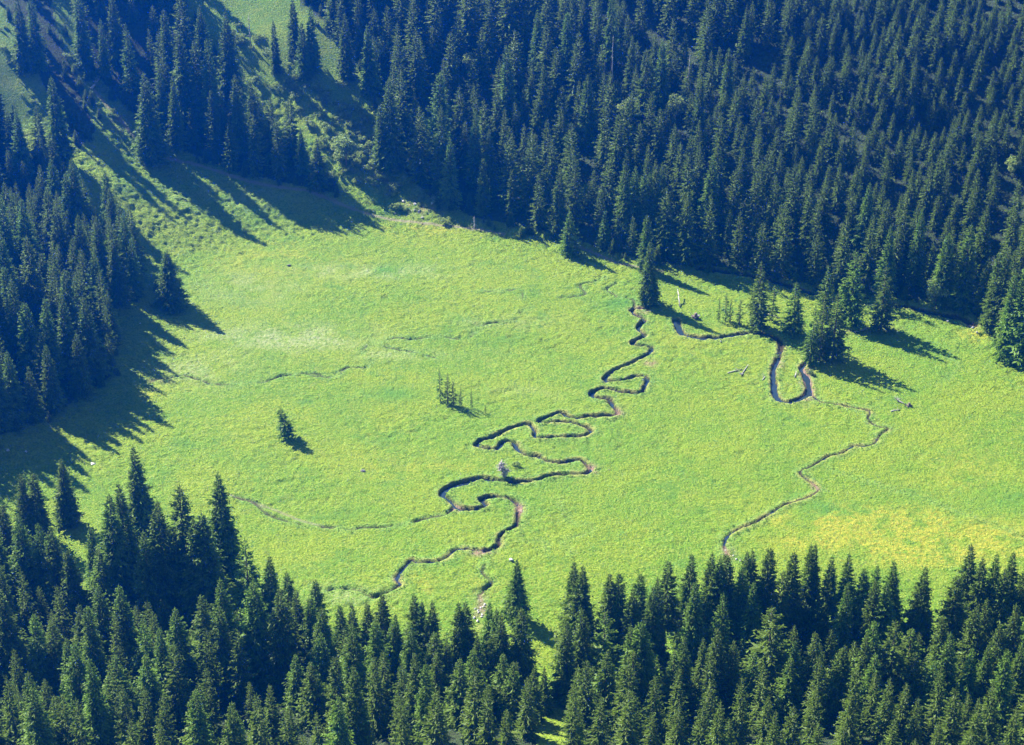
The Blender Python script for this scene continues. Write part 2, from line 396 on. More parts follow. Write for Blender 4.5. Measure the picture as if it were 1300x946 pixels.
from bisect import bisect
def ground_z(x, y):
    """height of the finished ground sheet"""
    i = min(max(int(np.searchsorted(gx, x)) - 1, 0), NX - 2); j = min(max(int(np.searchsorted(gy, y)) - 1, 0), NY - 2)
    fx = (x - gx[i]) / (gx[i + 1] - gx[i]); fy = (y - gy[j]) / (gy[j + 1] - gy[j])
    return (Z[j, i] * (1 - fx) + Z[j, i + 1] * fx) * (1 - fy) + (Z[j + 1, i] * (1 - fx) + Z[j + 1, i + 1] * fx) * fy

# water ribbons
for lab, px, w, dep, wat, P in STREAMS:
    T = np.gradient(P, axis=0); T /= np.linalg.norm(T, axis=1)[:, None] + 1e-9
    Nn = np.stack([-T[:, 1], T[:, 0]], 1); hw = w + .3
    zc = height(P[:, 0], P[:, 1]); zc = np.convolve(np.pad(zc, 4, 'edge'), np.ones(9) / 9, 'valid') - dep + min(.42, dep * .5)
    L = np.column_stack([P + Nn * hw, zc]); Rr = np.column_stack([P - Nn * hw, zc])
    v = np.concatenate([L, Rr]); n = len(P); k = np.arange(n - 1)
    me = mesh_np("stream_water", v, np.stack([k, k + n, k + n + 1, k + 1], 1), None, True); me.materials.append(M_WATER)
    o = bpy.data.objects.new("stream_water", me); col.objects.link(o); o["kind"] = "structure"; o["label"] = lab

# ------------------------------------------------------------------ tree builders
def spruce(seed, H=24., Rr=3.6, nwh=58, nbr=7, k=4, base=.05, gap=.06, p=.8, twist=1.0, tipc=1.0, top_sp=False):
    r = np.random.default_rng(seed); Q = []; Tp = []
    lob = r.uniform(.8, 1.15, 9)
    def diamond(a, d, L, w, side, t0, t1):
        m = a + d * L * .45; e = a + d * L
        Q.append((a, m + side * w, e, m - side * w)); Tp.append((t0, (t0 + t1) / 2, t1, (t0 + t1) / 2))
    for i in range(nwh):
        t = base + (.985 - base) * (i + r.uniform(-.3, .3)) / nwh; t = min(max(t, base), .985); z = H * t
        prof = (1 - t) ** p * (.72 + .28 * min(1, (t - base) / .15)) + .02
        nb = max(3, int(round(nbr * (.55 + .45 * (1 - t)))))
        off = r.uniform(0, 6.28); wl = r.uniform(.8, 1.1)
        for b in range(nb):
            if r.random() < gap: continue
            az = off + 6.283 * b / nb + r.uniform(-.3, .3)
            L = Rr * prof * wl * lob[int((az % 6.283) / 6.284 * 9)] * r.uniform(.7, 1.12)
            if L < .12: L = .12
            dh = np.array([math.cos(az), math.sin(az), 0]); sd = np.array([-math.sin(az), math.cos(az), 0])
            sl = -.28 + .95 * max(0, t - .45) + r.uniform(-.1, .1); dr = .30 * (1 - t) * r.uniform(.4, 1.3)
            P = lambda s: np.array([0, 0, z]) + dh * L * s + np.array([0, 0, (sl * s - dr * s * s + .22 * s ** 4) * L])
            pp = [P(.05), P(.55), P(1.0)]
            sw = sd * (L * .10 + .06)
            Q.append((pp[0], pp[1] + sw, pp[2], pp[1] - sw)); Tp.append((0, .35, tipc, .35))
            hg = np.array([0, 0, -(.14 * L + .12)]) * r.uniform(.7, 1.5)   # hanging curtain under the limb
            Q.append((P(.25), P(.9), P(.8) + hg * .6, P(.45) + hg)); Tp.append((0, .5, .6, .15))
            for s in np.linspace(.3, .97, k) + r.uniform(-.05, .05, k):
                a = P(min(s, 1.0)); tl = (L * .40 * (1.15 - .55 * s) + .12) * r.uniform(.75, 1.25)
                for sg in (-1, 1):
                    if r.random() < .12: continue
                    d = dh * .75 + sd * sg * r.uniform(.5, .95) + np.array([0, 0, r.uniform(-.55, .05)])
                    d /= np.linalg.norm(d)
                    n = np.cross(d, np.array([0, 0, 1.0]) + r.normal(0, .5, 3)); n /= np.linalg.norm(n) + 1e-6
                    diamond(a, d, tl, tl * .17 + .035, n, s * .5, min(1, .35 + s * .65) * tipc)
    # leader
    for q in range(3):
        az = q * 2.1; sd = np.array([math.cos(az), math.sin(az), 0])
        Q.append((np.array([0, 0, H * .965]), np.array([0, 0, H * .985]) + sd * .1, np.array([0, 0, H * 1.01]), np.array([0, 0, H * .985]) - sd * .1)); Tp.append((.5, .7, 1, .7))
    return np.array(Q), np.array(Tp)

def quads_to_mesh(name, Q, Tp, mat):
    v = Q.reshape(-1, 3); me = mesh_np(name, v, np.arange(len(v)).reshape(-1, 4), {"tip": Tp.reshape(-1, 1)}); me.materials.append(mat); return me

def tube(points, radii, sides=7, caps=True):
    V_, Fc = [], []
    pts = [np.array(p, float) for p in points]
    for i, p in enumerate(pts):
        d = pts[min(i + 1, len(pts) - 1)] - pts[max(i - 1, 0)]; d /= np.linalg.norm(d) + 1e-9
        a = np.cross(d, [0.3, 1, .2]); a /= np.linalg.norm(a); b = np.cross(d, a)
        for s in range(sides):
            th = 6.2832 * s / sides; V_.append(p + (a * math.cos(th) + b * math.sin(th)) * radii[i])
    for i in range(len(pts) - 1):
        for s in range(sides):
            Fc.append((i * sides + s, i * sides + (s + 1) % sides, (i + 1) * sides + (s + 1) % sides, (i + 1) * sides + s))
    if caps: Fc.append(tuple(range(sides))[::-1]); Fc.append(tuple(range((len(pts) - 1) * sides, len(pts) * sides)))
    return V_, Fc

def mesh_py(name, parts, mat, smooth=True):
    V_, Fc = [], []
    for v, f in parts:
        o = len(V_); V_ += [tuple(map(float, p)) for p in v]; Fc += [tuple(i + o for i in q) for q in f]
    me = bpy.data.meshes.new(name); me.from_pydata(V_, [], Fc); me.materials.append(mat)
    me.polygons.foreach_set("use_smooth", [smooth] * len(me.polygons)); me.update(); return me

def trunk_mesh(H, rb, bend=0.0, top=.97):
    n = 9; P = [(bend * math.sin(i / n * 2.2) * .3, bend * (i / n) ** 2 * .3, -.6 + (H * top + .6) * i / n) for i in range(n + 1)]
    r_ = [rb * 1.35 if i == 0 else rb * (1 - i / n) ** .9 + .03 for i in range(n + 1)]
    return mesh_py("trunk", [tube(P, r_, 8)], M_BARK)

PROTO = {}
WID = 1.42
def proto(name, H, *a, rb=.3, mat=M_NEEDLE, **k):
    if name not in ("pole", "sparse"): k["Rr"] *= WID; k["nbr"] += 1
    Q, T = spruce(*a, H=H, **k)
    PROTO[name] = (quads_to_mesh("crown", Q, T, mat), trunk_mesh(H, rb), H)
proto("full", 24, 11, Rr=4.3, nwh=60, nbr=8)
proto("full2", 24, 12, Rr=4.0, nwh=58, nbr=8, gap=.12, p=.75)
proto("broad", 22, 13, Rr=4.8, nwh=52, nbr=9, p=.7)
proto("slender", 26, 14, Rr=3.1, nwh=66, nbr=7, p=.62)
proto("slender2", 26, 15, Rr=3.3, nwh=62, nbr=7, p=.7, gap=.15)
proto("ragged", 25, 16, Rr=3.9, nwh=44, nbr=6, p=.72, gap=.28)
proto("young", 15, 17, Rr=3.2, nwh=38, nbr=7, k=4, p=.85, base=.02)
proto("sparse", 12, 18, Rr=1.9, nwh=26, nbr=4, k=3, p=.5, gap=.35, base=.12, rb=.16)
proto("pole", 8, 19, Rr=.65, nwh=20, nbr=3, k=2, p=.35, gap=.2, base=.15, rb=.12)
proto("open", 24, 21, Rr=2.9, nwh=40, nbr=6, k=4, p=.72, gap=.26, base=.07)
proto("lone", 11.5, 22, Rr=2.5, nwh=24, nbr=6, k=5, p=.6, gap=.25, base=.16, rb=.2)
proto("high", 26, 20, Rr=3.6, nwh=46, nbr=7, p=.6, base=.3, gap=.15)

def leafy(seed, Rr, H, n, z0=0.0, clumps=9, leaf=.3):
    r = np.random.default_rng(seed); Q = []; T = []
    cs = [(r.normal(0, Rr * .45), r.normal(0, Rr * .45), z0 + (H - z0) * r.uniform(.25, .85), r.uniform(.32, .6) * Rr) for _ in range(clumps)]
    for i in range(n):
        cx, cy, cz, cr = cs[r.integers(clumps)]
        d = r.normal(0, 1, 3); d /= np.linalg.norm(d); rad = cr * r.uniform(.55, 1.05)
        c = np.array([cx, cy, cz]) + d * rad * np.array([1, 1, .85])
        if c[2] < .05: c[2] = .05
        a = r.normal(0, 1, 3); a /= np.linalg.norm(a); b = np.cross(a, d + r.normal(0, .5, 3)); b /= np.linalg.norm(b) + 1e-6
        s = leaf * r.uniform(.6, 1.3)
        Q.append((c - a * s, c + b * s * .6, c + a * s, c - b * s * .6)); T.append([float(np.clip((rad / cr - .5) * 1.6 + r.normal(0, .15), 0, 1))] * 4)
    return np.array(Q), np.array(T)
def broad_trunk(H):
    parts = [tube([(0, 0, -.5), (.1, 0, H * .3), (-.1, .1, H * .6)], [.25, .2, .1])]
    for a in range(4):
        parts.append(tube([(0, 0, H * (.25 + .06 * a)), (math.cos(a * 1.7) * H * .18, math.sin(a * 1.7) * H * .18, H * (.5 + .06 * a))], [.12, .04]))
    return mesh_py("trunk", parts, M_BARK)
for nm, sd in (("broadleaf", 31), ("broadleaf2", 32)):
    Q, T = leafy(sd, 3.6, 10, 1800, 2.2, 13, .34); PROTO[nm] = (quads_to_mesh("crown", Q, T, M_LEAF), broad_trunk(10), 10)
BUSH = []
for sd in (41, 42, 43):
    Q, T = leafy(sd, 1.9, 2.6, 700, 0, 8, .24); BUSH.append(quads_to_mesh("bush", Q, T, M_LEAF))
def snag_mesh(H, seed, nbr=22):
    r = random.Random(seed); parts = [tube([(0, 0, -.5), (.1, .05, H * .4), (0, .1, H * .75), (.15, 0, H)], [.26, .2, .12, .04])]
    for i in range(nbr):
        z = H * r.uniform(.2, .95); a = r.uniform(0, 6.28); L = (1.9 * (1 - z / H) + .4) * r.uniform(.5, 1.2)
        parts.append(tube([(0, 0, z), (math.cos(a) * L * .6, math.sin(a) * L * .6, z - .05 * L), (math.cos(a) * L, math.sin(a) * L, z - .25 * L)], [.06, .045, .02], 4))
    return mesh_py("dead_tree", parts, M_GREY)

GROUPS_SEEN = {}
def put_tree(kind, x, y, h, wide=1.0, label="", cat="tree", group=None, lean=None, rot=None, name="spruce_tree"):
    crown, trunk, H = PROTO[kind]
    s = h / H
    e = bpy.data.objects.new(name, None); col.objects.link(e); e.empty_display_size = .5
    e.location = (x, y, ground_z(x, y) - .15)
    e.rotation_euler = (lean[0] if lean else random.uniform(-.02, .02), lean[1] if lean else random.uniform(-.02, .02), rot if rot is not None else random.uniform(0, 6.28))
    e.scale = (s * wide, s * wide, s)
    e["label"] = label; e["category"] = cat
    if group: e["group"] = group
    for nm, me in (("crown", crown), ("trunk", trunk)):
        c = bpy.data.objects.new(nm, me); c.parent = e; col.objects.link(c)
    return e

def locate(u, vt, hp):
    """ground point and true height of a tree whose tip shows at (u, vt) and whose foot hp pixels below"""
    p = ground_at(u, vt + hp)
    if p is None: return None
    # (q + h z) projects to vt :  solve for h
    q = p - CAM; k = -(vt - PH / 2) / F
    a = q @ UP - k * (q @ FWD); b = UP[2] - k * FWD[2]
    return p[0], p[1], -a / b

# ------------------------------------------------------------------ hand-read trees:  (u, tip v, height px, kind, width, label)
HAND = []
def H_(reg, *rows):
    for r_ in rows:
        HAND.append((reg,) + r_)
# single trees that stand out
H_("meadow",
 (366, 516, 39, "lone", 1.25, "lone leaning spruce standing by itself in the left of the open meadow"),
 (559, 468, 41, "sparse", 1.05, "tallest thin spruce at the left end of the small meadow row"),
 (568, 473, 38, "sparse", 1.15, "second thin spruce of the small meadow row, close beside the tallest"),
 (576, 482, 32, "sparse", 1.2, "third thin spruce of the small meadow row, a little shorter"),
 (585, 488, 27, "sparse", .8, "narrow young spruce just right of the small meadow cluster"),
 (599, 492, 26, "sparse", .7, "narrow young spruce standing apart right of the small meadow row"),
 (616, 514, 10, "pole", 1.8, "tiny sapling at the right end of the small meadow row"),
 (218, 318, 73, "broad", 1.0, "single dark spruce standing free of the left forest beside its own shadow"),
 (192, 91, 115, "full2", .95, "very tall spruce at the top of the meadow throwing a long pointed shadow"),
 (723, 266, 57, "young", 1.0, "small pointed spruce standing in front of the back forest edge"),
 (823, 305, 82, "full2", .9, "thick tall spruce at the head of the winding stream"),
 (819, 271, 72, "slender", 1.0, "slim spruce right behind the thick tree at the stream head"),
 (961, 331, 86, "open", 1.3, "tallest spruce on the left side of the creek clump"),
 (980, 361, 46, "sparse", 1.5, "thin see-through spruce between two fuller ones by the creek"),
 (1006, 357, 66, "open", 1.5, "medium bushy spruce in the middle of the creek clump"),
 (921, 371, 36, "sparse", 1.25, "thin bare-looking young spruce left of the creek clump, with a pole tree each side"),
 (912, 376, 32, "sparse", .75, "leftmost pole tree of the creek clump"),
 (927, 378, 30, "sparse", .9, "pole tree just right of the thin young spruce left of the creek clump"),
 (939, 379, 33, "sparse", 1.2, "short thin spruce touching the tallest creek tree on its left"),
 (1046, 336, 66, "open", 1.15, "narrow spruce rising behind the pair at the U-bend"),
 (1028, 388, 74, "ragged", .8, "low ragged spruce leaning over the right arm of the U-bend"),
 (1040, 374, 84, "open", 1.2, "left spruce of the pair above the U-bend"),
 (1057, 370, 85, "open", 1.3, "right spruce of the pair above the U-bend, with a broad shadow"),
 (1080, 316, 98, "open", 1.35, "tall full spruce behind the pair, beside the reddish bank"),
 (1118, 337, 82, "open", 1.3, "free-standing spruce with the long shadow right of the reddish bank"),
 (1192, 296, 92, "slender", 1.1, "slim spruce at the back edge above the blue water"),
 (1219, 282, 108, "slender2", 1.15, "tall spruce with pale left side right of the blue water"),
 (1258, 319, 98, "slender", .95, "left twin of the tall pair at the right meadow edge"),
 (1267, 316, 104, "slender2", .95, "right twin of the tall pair at the right meadow edge"),
 (1276, 347, 108, "full2", .8, "spruce standing in front of the tall twins at the right meadow edge"),
 (1288, 330, 128, "slender", .95, "very tall spruce at the right picture edge, reaching over its neighbours"),
 (1303, 312, 150, "slender", .95, "tallest spruce cut by the right picture edge"),
 (656, 708, 80, "full", .95, "single spruce before the near forest, shadow on the grass beside it"),
 (86, 581, 84, "full", .95, "single spruce with drooping limbs left of the boulder-dotted grass"),
 (182, 565, 122, "full2", .95, "tallest near spruce, tip over the left meadow"),
 (38, 600, 88, "full", .85, "left one of two joined spruces at the left end of the meadow"),
 (52, 601, 86, "slender", 1.15, "right one of two joined spruces at the left end of the meadow"),
)
H_("nearleft",
 (14, 641, 95, "slender", 1.2), (38, 652, 110, "full", 1), (63, 664, 105, "full2", .9), (77, 666, 112, "full", .9), (98, 698, 95, "broad", .8), (2, 660, 110, "full2", 1),
 (124, 669, 84, "slender", 1), (136, 694, 92, "young", 1.05), (152, 625, 150, "full2", .95), (168, 611, 150, "full", .85), (213, 633, 150, "full", .95),
 (238, 614, 160, "slender2", 1.2), (258, 655, 135, "full", .9), (271, 651, 140, "slender", 1.2), (286, 599, 150, "full", .95), (196, 672, 120, "full", .9), (320, 684, 120, "ragged", 1.1),
 (19, 747, 120, "full", 1.05), (57, 779, 100, "slender2", 1.1), (76, 787, 90, "young", 1), (97, 750, 45, "young", .8), (112, 764, 95, "full2", .85), (135, 739, 115, "full", .95), (163, 741, 110, "full2", 1),
 (193, 783, 100, "ragged", 1), (98, 807, 95, "full", .9), (155, 829, 90, "young", 1), (215, 796, 105, "full", .85), (193, 829, 90, "young", 1))
H_("nearmid",
 (348, 704, 100, "full", .95), (372, 724, 112, "slender2", 1.1), (404, 737, 110, "slender", 1.15), (231, 768, 110, "full", 1), (264, 755, 115, "full2", 1), (286, 764, 115, "full", .9),
 (330, 734, 125, "full", 1.05), (363, 746, 125, "full2", 1), (413, 772, 105, "full", 1), (378, 829, 70, "young", .9), (382, 746, 108, "full2", .9), (396, 759, 105, "slender", 1),
 (434, 768, 100, "slender", 1), (451, 765, 100, "full2", .85), (472, 763, 105, "slender2", 1.1), (488, 748, 108, "full", .85), (504, 778, 100, "full", .8), (481, 788, 100, "slender", 1.1),
 (502, 790, 90, "young", 1), (528, 750, 112, "full", .95), (536, 761, 105, "slender2", 1), (549, 764, 108, "full", .85), (524, 791, 100, "full2", .9), (554, 801, 95, "young", 1.1),
 (584, 763, 110, "full", .9), (592, 764, 108, "slender2", 1.1), (569, 808, 90, "full2", .8), (412, 800, 90, "full", .9), (556, 828, 80, "young", 1), (585, 834, 85, "young", 1), (400, 838, 80, "young", 1.1),
 (621, 763, 105, "full", .85), (632, 771, 105, "slender2", 1.1), (638, 778, 105, "full2", .8), (608, 804, 90, "full", .75), (599, 824, 85, "young", 1), (639, 829, 80, "young", 1),
 (652, 838, 80, "young", .9), (660, 768, 112, "slender2", 1.25), (677, 846, 70, "young", .8), (691, 846, 60, "young", .7))
H_("nearright",
 (727, 711, 125, "full", .85), (735, 715, 128, "full", .9), (737, 768, 115, "full2", .9), (770, 724, 118, "full", .9), (782, 726, 118, "slender", 1), (766, 775, 115, "ragged", 1.25), (768, 826, 85, "young", 1),
 (719, 788, 105, "full2", .85), (798, 795, 105, "full", .9), (808, 725, 110, "slender", 1.1), (800, 745, 112, "full", .8), (829, 732, 115, "full", .75), (823, 741, 112, "slender2", 1), (842, 711, 120, "high", .95),
 (870, 700, 122, "full2", .85), (877, 735, 120, "full", .8), (896, 701, 120, "full", .8), (907, 707, 118, "full2", .85), (919, 703, 118, "slender", 1.1), (939, 716, 112, "full2", .9), (948, 735, 105, "full", .8),
 (940, 697, 112, "slender2", 1), (951, 698, 112, "full", .8), (967, 694, 115, "slender", 1.1), (911, 752, 110, "full2", .8), (972, 767, 125, "ragged", 1.45), (811, 787, 115, "broad", .85), (801, 826, 85, "young", 1),
 (865, 806, 100, "full2", .85), (852, 825, 85, "young", 1), (888, 809, 95, "full", .75), (907, 797, 105, "full2", .95), (926, 812, 95, "full", .8), (997, 834, 80, "young", 1), (986, 723, 105, "ragged", .9), (951, 826, 85, "young", 1),
 (1000, 701, 112, "slender", 1.1), (1021, 690, 115, "full", .75), (1028, 690, 115, "full2", .75), (1048, 704, 112, "full", .8), (1067, 702, 118, "full", .85), (1088, 719, 108, "slender", 1.1), (1101, 715, 108, "slender2", 1),
 (1100, 735, 108, "full", .8), (1125, 709, 118, "full", .9), (1118, 734, 115, "full2", .85), (1027, 802, 105, "full2", .95), (1004, 812, 95, "full", .8), (1060, 821, 90, "young", 1.1), (1066, 818, 95, "full2", .8),
 (1100, 787, 110, "full2", 1), (1125, 787, 118, "ragged", 1.3), (1091, 802, 100, "full", .8), (1101, 828, 85, "young", 1), (1065, 738, 100, "full2", .75),
 (1161, 715, 120, "full", .95), (1219, 690, 125, "full2", .9), (1232, 707, 118, "slender2", 1.05), (1251, 700, 120, "full", .8), (1270, 697, 122, "full2", .9), (1287, 712, 118, "full", .8), (1202, 729, 120, "slender", 1.2),
 (1262, 719, 118, "full", .8), (1238, 760, 112, "full2", .85), (1226, 767, 110, "full", .9), (1277, 766, 110, "full2", .9), (1299, 743, 118, "full", .85), (1147, 798, 100, "young", 1.2), (1196, 802, 105, "full2", .9),
 (1223, 822, 92, "full", .85), (1265, 826, 92, "full2", .85), (1183, 779, 105, "full2", .9), (1257, 790, 108, "full", .9), (1284, 817, 95, "full2", .9), (1152, 826, 85, "young", 1), (1177, 838, 80, "young", 1), (1242, 817, 95, "full", .8))
H_("left",
 (39, 251, 100, "full2", .9), (70, 235, 100, "slender2", 1), (91, 219, 85, "slender", 1), (101, 200, 100, "full", .9), (82, 260, 95, "slender", 1.1), (110, 270, 95, "full2", .85), (12, 295, 105, "full", .95), (45, 297, 115, "slender2", 1.1),
 (17, 337, 90, "slender", 1), (25, 352, 100, "slender2", 1), (93, 340, 100, "slender", 1.1), (67, 377, 105, "full2", .85), (90, 372, 100, "full", .85), (117, 375, 102, "full2", .95), (43, 381, 100, "slender", 1.1),
 (131, 272, 95, "full", .85), (148, 238, 85, "full2", .9), (141, 217, 80, "slender", .9), (1, 343, 100, "full", .9), (13, 248, 100, "slender2", 1), (74, 198, 80, "full", .9), (22, 443, 92, "full", .85), (69, 436, 85, "full2", .9),
 (1, 431, 110, "full", .9), (165, 268, 88, "full2", .9), (150, 300, 85, "full", .85), (172, 300, 75, "full2", .85), (128, 320, 90, "full", .9), (105, 420, 80, "full", .9), (45, 465, 70, "full2", .9))
H_("upper",
 (79, 96, 112, "full2", .85), (32, 138, 90, "full", .8), (3, 94, 95, "slender", 1), (168, 28, 85, "ragged", .8), (134, 22, 75, "slender2", .75), (108, -5, 92, "slender", 1), (32, -6, 96, "full2", .8), (50, -6, 96, "slender", .9),
 (237, 37, 118, "full", .8), (253, 50, 110, "slender", .9), (272, 48, 120, "full2", .75), (293, 12, 110, "full", .75), (325, 101, 90, "full2", .75), (274, 114, 85, "slender", .9), (306, 105, 90, "full", .7), (208, 80, 80, "slender2", .9),
 (385, 160, 60, "full", .75), (405, 175, 62, "young", .9), (225, 95, 95, "full2", .7), (215, 10, 90, "slender", .9), (260, 5, 90, "full2", .8), (150, -10, 90, "full", .75))
H_("back",
 (375, -5, 80, "full", .75), (397, 6, 85, "full2", .8), (386, 27, 75, "slender", .9), (351, 24, 70, "slender2", .8), (495, 98, 115, "full2", .85), (485, 134, 82, "slender", .95), (529, 116, 78, "full", .75), (558, 90, 120, "slender", 1.05),
 (563, 134, 105, "slender2", .95), (572, 173, 88, "full", .75), (603, 140, 95, "full2", .75), (613, 200, 72, "slender", .9), (622, 160, 85, "full", .75), (709, 211, 88, "full2", .8), (730, 199, 90, "ragged", .8),
 (791, 206, 92, "slender", .9), (804, 209, 88, "full2", .8), (819, 195, 95, "slender2", .9), (767, 266, 46, "young", .8), (839, 204, 95, "full", .75), (823, 219, 80, "slender", .9), (645, 55, 110, "full2", .75), (683, 10, 90, "full", .7),
 (678, 30, 65, "slender", .8), (720, 15, 85, "slender", 1), (757, 25, 70, "full", .7), (775, -5, 110, "high", .75), (800, 45, 85, "full2", .7), (818, 60, 110, "high", .9), (838, 48, 90, "slender2", .9), (690, 80, 90, "full", .75),
 (745, 92, 90, "broad", .6), (1124, 284, 88, "full", .75), (1160, 265, 95, "full2", .75), (1241, 262, 100, "full", .8), (885, 100, 85, "slender", .9), (945, 5, 70, "full", .7), (922, 60, 80, "slender", .9), (1096, 230, 85, "full", .8), (900, 195, 95, "full2", .8), (470, 30, 90, "full", .8), (440, 15, 85, "full2", .8))

# broad-leaved trees and dead trees on the back slope
for u, vt, hp, w, lab in ((800, 118, 34, 1.2, "bright pale-green broadleaf tree among the conifers high on the back slope"),
                          (440, 172, 40, 1.1, "rounded pale broadleaf tree at the shrubby gully foot"), (483, 48, 34, 1.1, "pale broadleaf tree between conifers near the top left"),
                          (952, 205, 28, 1.0, "small lime-green broadleaf tree in the middle of the back forest"), (594, 65, 30, 1.1, "pale broadleaf tree right of the gully, high up"),
                          (700, 30, 28, 1.1, "pale broadleaf tree beside a deep shaded gap"), (864, 118, 34, 1.1, "light broadleaf tree beside the bare violet-grey trunks"),
                          (1187, 351, 42, .8, "small light-green tree at the back meadow edge by the blue water"), (1288, 198, 26, 1.2, "light broadleaf tree near the right edge of the back forest")):
    L = locate(u, vt, hp)
    put_tree(random.choice(["broadleaf", "broadleaf2"]), L[0], L[1], L[2], w, lab, "tree", name="broadleaf_tree")
for i, (u, vt, hp, lab) in enumerate(((766, 78, 60, "bare violet-grey dead trunk in the middle of the back slope"), (776, 45, 90, "tallest bare dead trunk, right of the other on the back slope"),
                              (873, 70, 62, "bare dead trunk at the left rim of the dense right forest"), (820, 95, 60, "bare grey trunk between tall conifers on the back slope"), (318, 18, 42, "bare slanting trunk beside the sunlit upper gully"),
                              (602, 275, 16, "short pale snag at the edge of the back forest"))):
    L = locate(u, vt, hp)
    me = snag_mesh(L[2], i); o = bpy.data.objects.new("dead_tree", me); col.objects.link(o); o.location = (L[0], L[1], ground_z(L[0], L[1]))
    o["label"] = lab; o["category"] = "dead tree"

placed = []   # (x, y)
trees = []    # dict for individuals
for row in HAND:
    reg, u, vt, hp, kind, w = row[:6]
    L = locate(u, vt, hp)
    if L is None: continue
    trees.append(dict(reg=reg, x=L[0], y=L[1], h=L[2], kind=kind, w=w, u=u, vt=vt, hp=hp, label=row[6] if len(row) > 6 else None))
    placed.append((L[0], L[1]))

# ------------------------------------------------------------------ forest fill (real places on the slopes)
fill = []
cell = {}
def near_ok(x, y, r):
    cx, cy = int(x // 4), int(y // 4); k = int(r // 4) + 1
    for a in range(cx - k, cx + k + 1):
        for b in range(cy - k, cy + k + 1):
            for (px, py) in cell.get((a, b), ()):
                if (px - x) ** 2 + (py - y) ** 2 < r * r: return False
    return True
def add_cell(x, y): cell.setdefault((int(x // 4), int(y // 4)), []).append((x, y))
for p in placed: add_cell(*p)
N = 42000
cx = rng.uniform(-260, 300, N); cy = rng.uniform(330, 860, N); cz = height(cx, cy)
qy, qz = cy, cz - CAM[2]; zz = qy * FWD[1] + qz * FWD[2]
cu = PW / 2 + F * cx / zz; cv = PH / 2 - F * (qy * UP[1] + qz * UP[2]) / zz
regid = np.full(N, -1)
for i, (k, p) in enumerate(REG.items()): regid[pip(cu, cv, p)] = i
for h in HOLES: regid[pip(cu, cv, h)] = -1
names = list(REG)
GAPN = fbm(cx, cy, 22, 201, 2); AGEN = np.clip((fbm(cx, cy, 30, 207, 2) - .5) * 1.8 + .5, 0, 1)
for i in range(N):
    if regid[i] < 0: continue
    reg = names[regid[i]]; x, y, u, v = cx[i], cy[i], cu[i], cv[i]
    if u < -120 or u > 1420: continue
    if reg == "back":
        f = min(1, max(0, (u - 780) / 300)) * min(1, max(0, (330 - v) / 200))
        h = (22.5 - 10.5 * f) * random.uniform(.68, 1.15); r = 6.9 - 2.6 * f
        if v < 60 and u < 800: h *= .95
    elif reg == "near": h = random.uniform(12, 23); r = 6.6
    elif reg == "left": h = random.uniform(17, 25); r = 6.0
    elif reg == "between":
        h = random.uniform(15, 24); r = 6.5
        if v > -20: continue
    else:
        h = random.uniform(16, 27); r = 7.2
        if u < 190 and v > 30: continue
    if v < -70 or v > 1080: continue
    g = float(GAPN[i])
    if g > .76 and reg != "between": continue
    h *= .72 + .56 * float(AGEN[i]); r *= .85 + .3 * float(AGEN[i])
    if reg == "near" and h > 8 and v - 110 < 790 and v < 895 and u > 330: h = min(h, random.uniform(11, 15))
    if not near_ok(x, y, r * random.uniform(.85, 1.1)): continue
    add_cell(x, y)
    kind = random.choices(["full", "full2", "slender", "slender2", "ragged", "high", "young"], [4, 4, 4, 4, 1, .6, .8])[0]
    if h < 15: kind = random.choice(["young", "slender", "full", "slender2"])
    hp = h * .86 / (np.linalg.norm([x, y, cz[i] - CAM[2]]) / F)
    fill.append(dict(reg=reg, x=x, y=y, h=h, kind=kind, w=random.uniform(.82, 1.05), u=u, vt=v - hp, hp=hp, label=None))

vis = [t for t in fill if -10 < t["u"] < 1310 and -20 < t["vt"] < 930]
vis.sort(key=lambda t: -t["hp"])
n_extra = max(0, 296 - len(trees))
extra = vis[:n_extra]
eid = set(id(t) for t in extra)
trees += extra
rest = [t for t in fill if id(t) not in eid]

for k, poly in REG.items():
    for i in range(len(poly)):
        a, b = poly[i], poly[(i + 1) % len(poly)]
        if not (-20 < a[0] < 1330 and -20 < a[1] < 900): continue
        for q in range(int(math.hypot(b[0] - a[0], b[1] - a[1]) / 9)):
            f = random.random(); u = a[0] + (b[0] - a[0]) * f + random.gauss(0, 9); v = a[1] + (b[1] - a[1]) * f + random.gauss(0, 5)
            if v < 0 or v > 900: continue
            p = ground_at(u, v)
            if p is not None and near_ok(p[0], p[1], 1.6): rest.append(dict(reg=k, x=p[0], y=p[1], h=random.uniform(1.8, 6.5), kind="young", w=1.35, u=u, vt=v, hp=10))
# labels: small stands, counted from the left
ORD = ["leftmost", "second from left", "third from left", "fourth from left", "fifth from left", "sixth from left", "seventh from left", "eighth from left", "ninth from left", "tenth from left"]
SHAPE = {"full": "full dark spruce", "full2": "dense spruce", "broad": "stout bushy spruce", "slender": "slender spruce", "slender2": "slim spruce", "ragged": "ragged greyish spruce", "young": "short spruce", "high": "high-crowned spruce", "sparse": "thin spruce", "pole": "pole-like spruce", "open": "loose spruce", "lone": "leaning spruce"}

